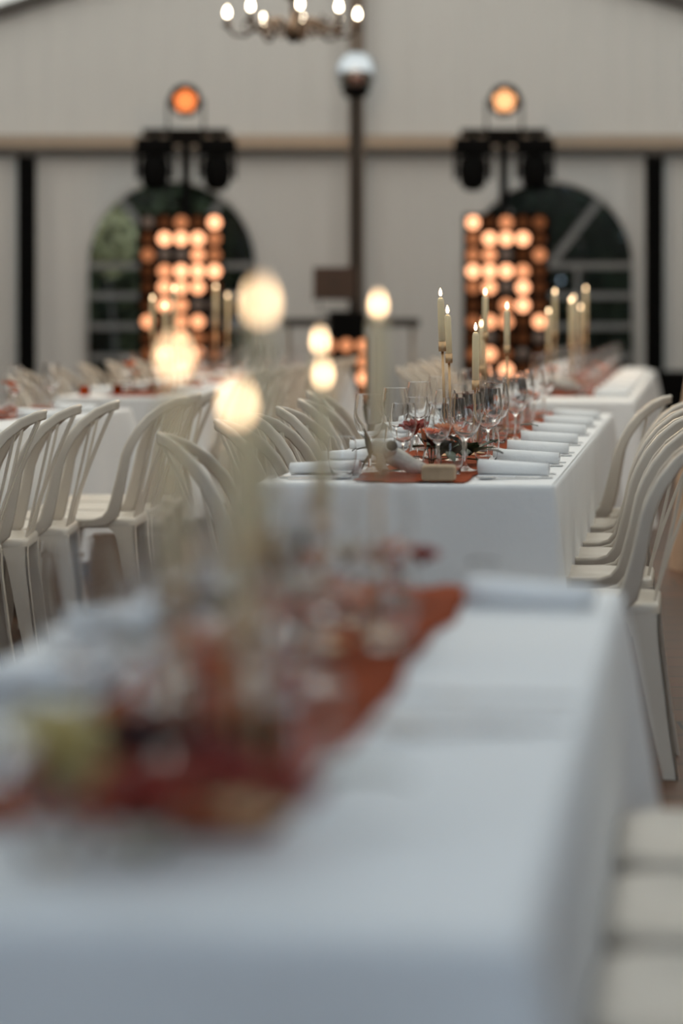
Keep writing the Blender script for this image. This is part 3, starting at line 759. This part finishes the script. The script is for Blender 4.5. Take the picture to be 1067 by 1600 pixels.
# far right table
vase(tp(T3, 861, 13.5), 'bright orange bloom at the near end of the far right table', [(0, 0, .06, .045, 'orange')], [(.6, .5, .2, .06, .03, 'leaf')], .07, .026)
dw2 = thing('driftwood', 'pale driftwood lying at the near end of the far right table', 'driftwood', tp(T3, 880, 13.3), 0)
MB().tube([(-.09, 0, .05), (-.03, 0, .06), (.04, .0, .045), (.10, .0, .03)], [.03, .042, .038, .018], 10).build('branch', M['drift'], dw2)
votive(tp(T3, 904, 13.4), 'amber tealight glass on the runner of the far right table', 'amber')
vase(tp(T3, 930, 15.2), 'peach blooms midway along the far right table', [(0, 0, .05, .04, 'peach'), (.05, .0, .03, .036, 'orange')], [(.6, .5, .2, .06, .03, 'leaf')], .07, .026)
# far left table
vase(tp(TB, 203, 13.5), 'orange bloom in a vase at the near end of the far left table', [(0, 0, .075, .045, 'orange'), (-.04, .02, .03, .035, 'peach')], [(.6, .5, .2, .06, .03, 'leaf')], .08, .026)
votive(tp(TB, 132, 13.3, .7525), 'amber tealight glass on bare cloth of the far left table', 'amber')
votive(tp(TB, 184, 13.4), 'amber tealight glass left of the vase on the far left table', 'amber')
votive(tp(TB, 240, 13.6), 'amber tealight glass right of the vase on the far left table', 'amber')
leaf_spray(tp(TB, 215, 13.45), 'brown green leaves around the vase on the far left table', 9, .07, .035, 'leaf_grey', 12)
vase(tp(TB, 300, 15.2), 'peach blooms midway along the far left table', [(0, 0, .05, .04, 'peach'), (.05, .0, .03, .036, 'red')], [(.6, .5, .2, .06, .03, 'leaf')], .07, .026)
# side table at the left edge
vase(tp(TA, 14, 11.0), 'orange bloom on the side table at the left edge', [(0, 0, .05, .045, 'orange'), (-.05, .02, .03, .035, 'peach')], [(.6, -.5, .2, .07, .04, 'leaf'), (.8, .1, .2, .07, .04, 'leaf')], .065, .026)

# ------------------------------------------------------------------ the place settings
for i, d in enumerate((6.72, 7.24, 7.76, 8.36, 9.0, 9.65, 10.3)): setting(T2, T2.a_of(d, .27), 1, i)
for i, d in enumerate((6.72, 7.30, 7.95, 8.60, 9.2, 9.8, 10.4)): setting(T2, T2.a_of(d, -.27), -1, i)
for i, a in enumerate((.50, 1.00, 1.50, 1.98)):
    setting(T1, a, 1, i, wine_c=.075, nap=i == 3, cut=i == 1, wine=i < 3); setting(T1, a + .03, -1, i, wine_c=.11, wine=i < 3)
for i in range(8): setting(T3, .75 + i * .75, 1, i, False); setting(T3, .8 + i * .75, -1, i, False)
for i in range(7): setting(TB, .55 + i * .75, 1, i, False); setting(TB, .6 + i * .75, -1, i, False)
for i in range(2): setting(TA, 4.45 + i * .6, 1, i, False)


# ------------------------------------------------------------------ paper bags under the left chairs
def bag(p, w, dpt, h, rz, label):
    t = thing('paper_bag', label, 'paper bag', p, rz, 'brown paper bags under the chairs')
    m = MB(); rg = []
    for k in range(9):
        q = k / 8; z = h * q; a = 1 + .05 * math.sin(q * 5) - .04 * q; dd = dpt / 2 * (1 - .55 * q ** 2)
        rg.append([(-w / 2 * a, -dd, z), (-w / 6, -dd - .006 * math.sin(q * 7), z), (w / 6, -dd + .006 * math.sin(q * 9), z), (w / 2 * a, -dd, z), (w / 2 * a * (1 - .06 * q), 0, z), (w / 2 * a, dd, z), (-w / 2 * a, dd, z), (-w / 2 * a * (1 - .06 * q), 0, z)])
    m.loft(rg); m.build('bag_body', M['paper'], t)
    m = MB(); m.rbox(-w / 2, w / 2, -.014, .014, h - .002, h + .02, .004); m.build('folded_top', M['paper'], t)
bag(at(176, 957, 9.62), .16, .11, .30, 0, 'brown paper bag standing under the fifth and sixth chairs at left')
bag(at(100, 975, 9.20), .17, .10, .26, .1, 'crumpled brown paper bag standing under the fourth and fifth chairs at left')

# ------------------------------------------------------------------ stage lights
def matrix_panel(c, cols, rows, pw, ph, grid, label, pitch=(.144, .140)):
    """black panel of round lamps, front towards the tables; c = centre"""
    t = thing('lamp_panel', label, 'lamp panel', (c.x, c.y, c.z), 0, 'black panels of round lamps')
    f = MB()
    f.box(-pw / 2, pw / 2, .02, .09, -ph / 2, ph / 2)
    for k in range(cols + 1):
        x = (k - cols / 2) * pitch[0]; f.box(x - .006, x + .006, -.02, .02, -ph / 2, ph / 2)
    for k in range(rows + 1):
        z = (k - rows / 2) * pitch[1]; f.box(-pw / 2, pw / 2, -.019, .02, z - .006, z + .006)
    f.build('housing', M['rig'], t)
    for r_ in range(rows):
        for k in range(cols):
            x = (k - (cols - 1) / 2) * pitch[0]; z = ((rows - 1) / 2 - r_) * pitch[1]; v = grid[r_][k]
            MB().lathe([(0, .0), (.025, -.002), (.050, -.008), (.056, -.014), (.058, -.03), (.060, -.03), (.060, .0)], 14, c=(x, .012, z), axis=(0, -1, 0)).lathe([(.055, .004), (.034, .017), (0, .023)], 14, c=(x, .010, z), axis=(0, -1, 0)).build('lamp', lit(v), t)
    return t
GL = [[0, .12, .4, .12, 1], [.12, 1, 1, 1, .4], [.35, 0, 0, .75, .35], [.1, .65, 1, 1, 1], [.1, .85, .9, .9, .15], [.1, .95, .65, 0, 0], [.75, .12, .65, .8, 0], [.1, .3, .7, .3, .2], [.2, .8, .3, .7, .2], [0, .4, .8, .3, 0]]
GR = [[1, .1, .5, .12, .2], [.3, 1, 1, 1, .12], [.4, .65, 0, .1, .45], [1, 1, 1, .65, .12], [.35, .85, 0, 1, .12], [.1, .1, .6, 1, .12], [.3, .8, .7, .1, .9], [.1, 0, .1, .1, 0], [.25, .85, .2, 0, .1], [.1, .15, 1, .1, 0]]
PW, PH = .74, .718
def light_stand(cpx, panel_px, grid, nm):
    d = 20.5; c = at(cpx, 0, d); pc = at(panel_px, 463, d)
    t = thing('lighting_stand', 'black tripod lighting stand with a crossbar, %s' % nm, 'lighting stand', (c.x, d + .22, 0), 0, 'black lighting stands')
    MB().tube([(0, 0, .35), (0, 0, 2.78)], .042, 10).build('pole', M['rig'], t)
    MB().tube([(0, 0, 1.0), (0, 0, 1.4)], .05, 10).build('pole_collar', M['rig'], t)
    for k in range(3):
        a = PI / 2 + k * 2 * PI / 3; m = MB(); m.tube([(0, 0, .85), (.62 * math.cos(a), .5 * math.sin(a), .012)], .014, 8); m.tube([(0, 0, .38), (.33 * math.cos(a), .26 * math.sin(a), .42)], .009, 8); m.build('leg', M['rig'], t)
    MB().box(-.38, .38, -.03, .03, 2.77, 2.83).box(-.15, .15, -.05, .05, 2.69, 2.77).build('crossbar', M['rig'], t)
    for half, z in ((0, pc.z + PH / 2), (1, pc.z - PH / 2)):
        matrix_panel(Vector((pc.x, d, z)), 5, 5, PW, PH, grid[half * 5:half * 5 + 5], 'black square panel of round lamps, %s on the stand %s' % (('upper', 'lower')[half], nm), (.144, .1405))
    for sx in (-1, 1):
        hp = at(cpx + sx * 49, 205, d)
        k = thing('moving_head_light', 'black unlit stage light hanging %s of the stand %s' % ('left' if sx < 0 else 'right', nm), 'stage light', (hp.x, d + .22, 2.77), 0, 'unlit stage lights')
        MB().rbox(-.165, .165, -.10, .10, -.17, -.02, .02).box(-.03, .03, -.02, .02, -.04, 0).build('base', M['rig'], k)
        MB().box(-.168, -.136, -.05, .05, -.38, -.12).box(.136, .168, -.05, .05, -.38, -.12).box(-.168, .168, -.05, .05, -.172, -.12).build('yoke', M['rig'], k)
        MB().lathe([(0, -.49), (.07, -.475), (.115, -.42), (.132, -.30), (.115, -.19), (.05, -.175), (0, -.175)], 18).build('head', M['rig'], k)
    return t, d
PARM = {'before the left window': emis('amber_spot_lens', (1.0, .25, .07), 1.3), 'before the right window': emis('orange_spot_lens', (1.0, .46, .2), 1.5)}
def par(cpx, v, nm):
    d = 20.5; c = at(cpx, 155, d)
    k = thing('round_spotlight', 'round amber spotlight glowing on top of the stand %s' % nm, 'spotlight', (c.x, d + .18, c.z), 0, 'amber spotlights')
    MB().lathe([(0, -.15), (.08, -.15), (.135, -.06), (.143, .10), (.130, .10), (.114, .03), (0, .025)], 20, axis=(0, -1, 0)).build('can', M['rig'], k)
    MB().box(-.165, -.146, -.015, .015, -.25, .02).box(.146, .165, -.015, .015, -.25, .02).box(-.165, .165, -.015, .015, -.262, -.245).build('bracket', M['rig'], k)
    for j in range(6):
        a = 2 * PI * j / 5 + .3; x, z = (.060 * math.cos(a), .060 * math.sin(a)) if j < 5 else (0, 0)
        MB().lathe([(.040, .03), (.036, .045), (0, .055)], 14, c=(x, 0, z), axis=(0, -1, 0)).build('lamp', PARM[nm], k)
    # the lamp's own warm beam
    L = bpy.data.lights.new('spot_beam', 'SPOT'); L.energy = 60; L.color = (1.0, .55, .28); L.spot_size = 1.6; L.spot_blend = .8; L.shadow_soft_size = .1
    o = bpy.data.objects.new('spot_beam', L); COL.objects.link(o); o.parent = k; o.location = (0, -.16, 0); o.rotation_euler = (PI / 2 - .25, 0, 0)
light_stand(288, 283, GL, 'before the left window'); par(288, .8, 'before the left window')
light_stand(790, 791, GR, 'before the right window'); par(790, 1.0, 'before the right window')

# ------------------------------------------------------------------ disc jockey desk, laptop, mirror ball
D = 21.0
def X(px, d=D): return at(px, 0, d).x
def Z(py, d=D): return at(0, py, d).z
dj = thing('folding_desk', 'narrow dark desk standing before the back wall', 'desk', ((X(440) + X(655)) / 2, D + .1, 0), 0)
hwd = (X(655) - X(440)) / 2
MB().rbox(-hwd, hwd, -.25, .25, Z(511), Z(497), .01).build('desk_top', M['desk'], dj)
for sx in (-1, 1):
    for sy in (-1, 1):
        MB().tube([(sx * (hwd - .06), sy * .2, Z(511)), (sx * (hwd - .06), sy * .22, 0)], .014, 8).build('leg', M['alu'], dj)
rk = thing('rack_case', 'tall black equipment case standing in front of the dark desk', 'equipment case', ((X(514) + X(571)) / 2, D - .42, 0), 0)
rw = (X(571) - X(514)) / 2
MB().rbox(-rw, rw, -.2, .2, .06, Z(488), .012).build('case_body', M['black'], rk)
for sx in (-1, 1):
    for sy in (-1, 1): MB().lathe([(0, .0), (.03, .0), (.03, .06), (0, .06)], 10, c=(sx * (rw - .05), sy * .15, 0)).build('caster', M['rig'], rk)
    MB().box(sx * rw - .006, sx * rw + .006, -.20, -.17, .06, Z(488)).build('corner_strip', M['desk'], rk)
matrix_panel(Vector((X(541, 20.3), 20.28, Z(578, 20.3))), 3, 4, .45, .58, [[.45, .5, .55], [.1, .1, .5], [.1, .7, .8], [.3, .9, .2]], 'small black panel of orange lamps below the equipment case', (.144, .140))
ls = thing('laptop_stand', 'black wire laptop stand on top of the equipment case', 'laptop stand', (X(523), D - .42, Z(488)), 0)
lz = Z(470) - Z(488)
for sx in (-1, 1):
    MB().tube([(sx * .13, -.12, .006), (sx * .13, .0, lz * .5), (sx * .13, -.06, lz - .008), (sx * .13, .12, lz - .006)], .007, 8).build('side_arm', M['rig'], ls)
MB().tube([(-.13, -.12, .008), (.13, -.12, .008)], .007, 8).build('cross_bar', M['rig'], ls)
lp = thing('laptop', 'open laptop on the wire stand, lid coloured brown for the lighting', 'laptop', (X(523), D - .42, Z(470) + .004), 0)
MB().rbox(-.19, .19, -.12, .13, 0, .016, .004).build('keyboard_base', M['desk'], lp)
lh = Z(420) - Z(470)
MB().add([(-.185, -.105, .016), (.185, -.105, .016), (.185, -.16, lh), (-.185, -.16, lh), (-.185, -.095, .016), (.185, -.095, .016), (.185, -.15, lh), (-.185, -.15, lh)], [(0, 1, 2, 3), (7, 6, 5, 4), (0, 4, 5, 1), (1, 5, 6, 2), (2, 6, 7, 3), (3, 7, 4, 0)]).build('lid', M['laptop'], lp)
MB().lathe([(.022, 0), (.022, .002), (0, .002)], 18, c=(0, -.136, lh * .5), axis=(0, -1, .19)).build('round_emblem', M['desk'], lp)

mp = thing('mirror_ball_pole', 'dark upright pole carrying the mirror ball before the back wall', 'pole', (X(556), D + .5, 0), 0)
MB().tube([(0, 0, .02), (0, 0, Z(152, D + .5))], .034, 10).build('pole', M['rig'], mp)
MB().lathe([(0, 0), (.28, 0), (.28, .02), (.05, .035), (0, .035)], 20).build('base_plate', M['rig'], mp)
MB().lathe([(0, Z(152, D + .5)), (.09, Z(152, D + .5)), (.14, Z(140, D + .5)), (.11, Z(137, D + .5)), (0, Z(137, D + .5))], 18).build('motor_dish', M['rig'], mp)
rb = 33 / F * (D + .5); cz = Z(113, D + .5)
m = MB(); nlat, nlon = 20, 36
for i in range(nlat):
    t0, t1 = PI * i / nlat, PI * (i + 1) / nlat
    for j in range(nlon):
        p0, p1 = 2 * PI * j / nlon, 2 * PI * (j + 1) / nlon
        f_ = lambda t_, p_: (rb * math.sin(t_) * math.cos(p_), rb * math.sin(t_) * math.sin(p_), rb * math.cos(t_))
        q = [f_(t0, p0), f_(t1, p0), f_(t1, p1), f_(t0, p1)]
        m.add(q, [(0, 1, 2, 3)])
o = m.build('mirror_ball', M['mirror'], loc=(X(556, D + .5), D + .5, cz)); tag(o, 'silver mirror ball on top of the dark pole below the chandelier', 'mirror ball')
# black case and covered bar table at the right
kx0, kx1 = X(1012, 20.2), X(1100, 20.2)
fc = thing('equipment_trunk', 'low black equipment trunk on the floor beside the far right table', 'equipment trunk', ((kx0 + kx1) / 2 + .18, 21.6, 0), 0)
tw = (kx1 - kx0) / 2 + .1
MB().rbox(-tw, tw, -.5, .5, 0, .48, .015).build('trunk_body', M['black'], fc)
MB().rbox(-tw, tw, -.5, .5, .484, at(0, 583, 21.1).z, .015).build('trunk_lid', M['black'], fc)
for sx in (-.35, .35): MB().rbox(sx - .05, sx + .05, -.512, -.498, .44, .54, .004).build('latch', M['rig'], fc)
cx_ = at(1052, 0, 11.2).x
ct = thing('cocktail_table', 'beige covered standing table at the right edge behind the chairs', 'standing table', (cx_ + .36, 11.3, 0), 0)
MB().lathe([(.37, .0), (.36, .1), (.33, .35), (.335, .62), (.28, .95), (.285, 1.07), (.29, 1.085), (.27, 1.09)], 28).build('stretch_cover', M['linen'], ct)
MB().lathe([(0, 1.06), (.28, 1.06), (.284, 1.075), (.28, 1.088), (0, 1.09)], 28).build('table_top', M['linen'], ct)

# ------------------------------------------------------------------ chandelier
CD = 15.5; cp = at(458, 0, CD); zc = at(0, 22, CD).z
ch = thing('chandelier', 'dark scrolled chandelier with eight lit candle bulbs', 'chandelier', (cp.x, CD, zc), 0)
roofz = RIDGE - SL * abs(cp.x - TX) - zc
MB().tube([(0, 0, -.12), (0, 0, roofz - .01)], .012, 8).build('hanging_rod', M['bronze'], ch)
MB().lathe([(0, -.19), (.02, -.185), (.05, -.15), (.055, -.11), (.03, -.07), (.018, -.02), (.018, .09), (.05, .10), (.055, .115), (.018, .13), (0, .13)], 16).build('hub', M['bronze'], ch)
MB().lathe([(0, .0), (.05, .0), (.06, .02), (.02, .05), (0, .05)], 14, c=(0, 0, .11)).build('top_cap', plain('pale_gilt', (.55, .40, .25), .5), ch)
AR = 103 / F * CD
for k, deg in enumerate((180, 232, 277, 314, 12, 46, 82, 119)):
    a = math.radians(deg); c_, s_ = math.cos(a), math.sin(a)
    m = MB()
    pr = [(.05, -.10), (.12, -.04), (.20, -.05), (.26, -.11), (.32, -.145), (.385, -.135), (AR, -.085)]
    m.tube([(r * c_, r * s_, z) for r, z in pr], .011, 8)
    sp = [(.30 + .055 * (1 - q / 14) * math.cos(q * .75 + 2.0), -.075 + .055 * (1 - q / 14) * math.sin(q * .75 + 2.0)) for q in range(12)]
    m.tube([(r * c_, r * s_, z) for r, z in sp], .007, 6)
    sp = [(.15 + .05 * (1 - q / 14) * math.cos(-q * .75), -.10 + .05 * (1 - q / 14) * math.sin(-q * .75)) for q in range(12)]
    m.tube([(r * c_, r * s_, z) for r, z in sp], .007, 6)
    am = m.build('arm', M['bronze'], ch)
    MB().lathe([(0, -.09), (.018, -.088), (.036, -.075), (.036, -.071), (.016, -.075), (.0145, -.03), (.0145, -.018), (0, -.018)], 12, c=(AR * c_, AR * s_, 0)).build('candle_sleeve', M['bronze'], am)
    MB().lathe([(0, -.02), (.009, -.018), (.0175, .0), (.018, .012), (.011, .032), (.004, .048), (0, .052)], 12, c=(AR * c_, AR * s_, 0)).build('bulb', M['bulb'], am)
L = bpy.data.lights.new('chandelier_glow', 'POINT'); L.energy = 160; L.color = (1.0, .68, .40); L.shadow_soft_size = .4
o = bpy.data.objects.new('chandelier_glow', L); COL.objects.link(o); o.parent = ch; o.location = (0, 0, .1)
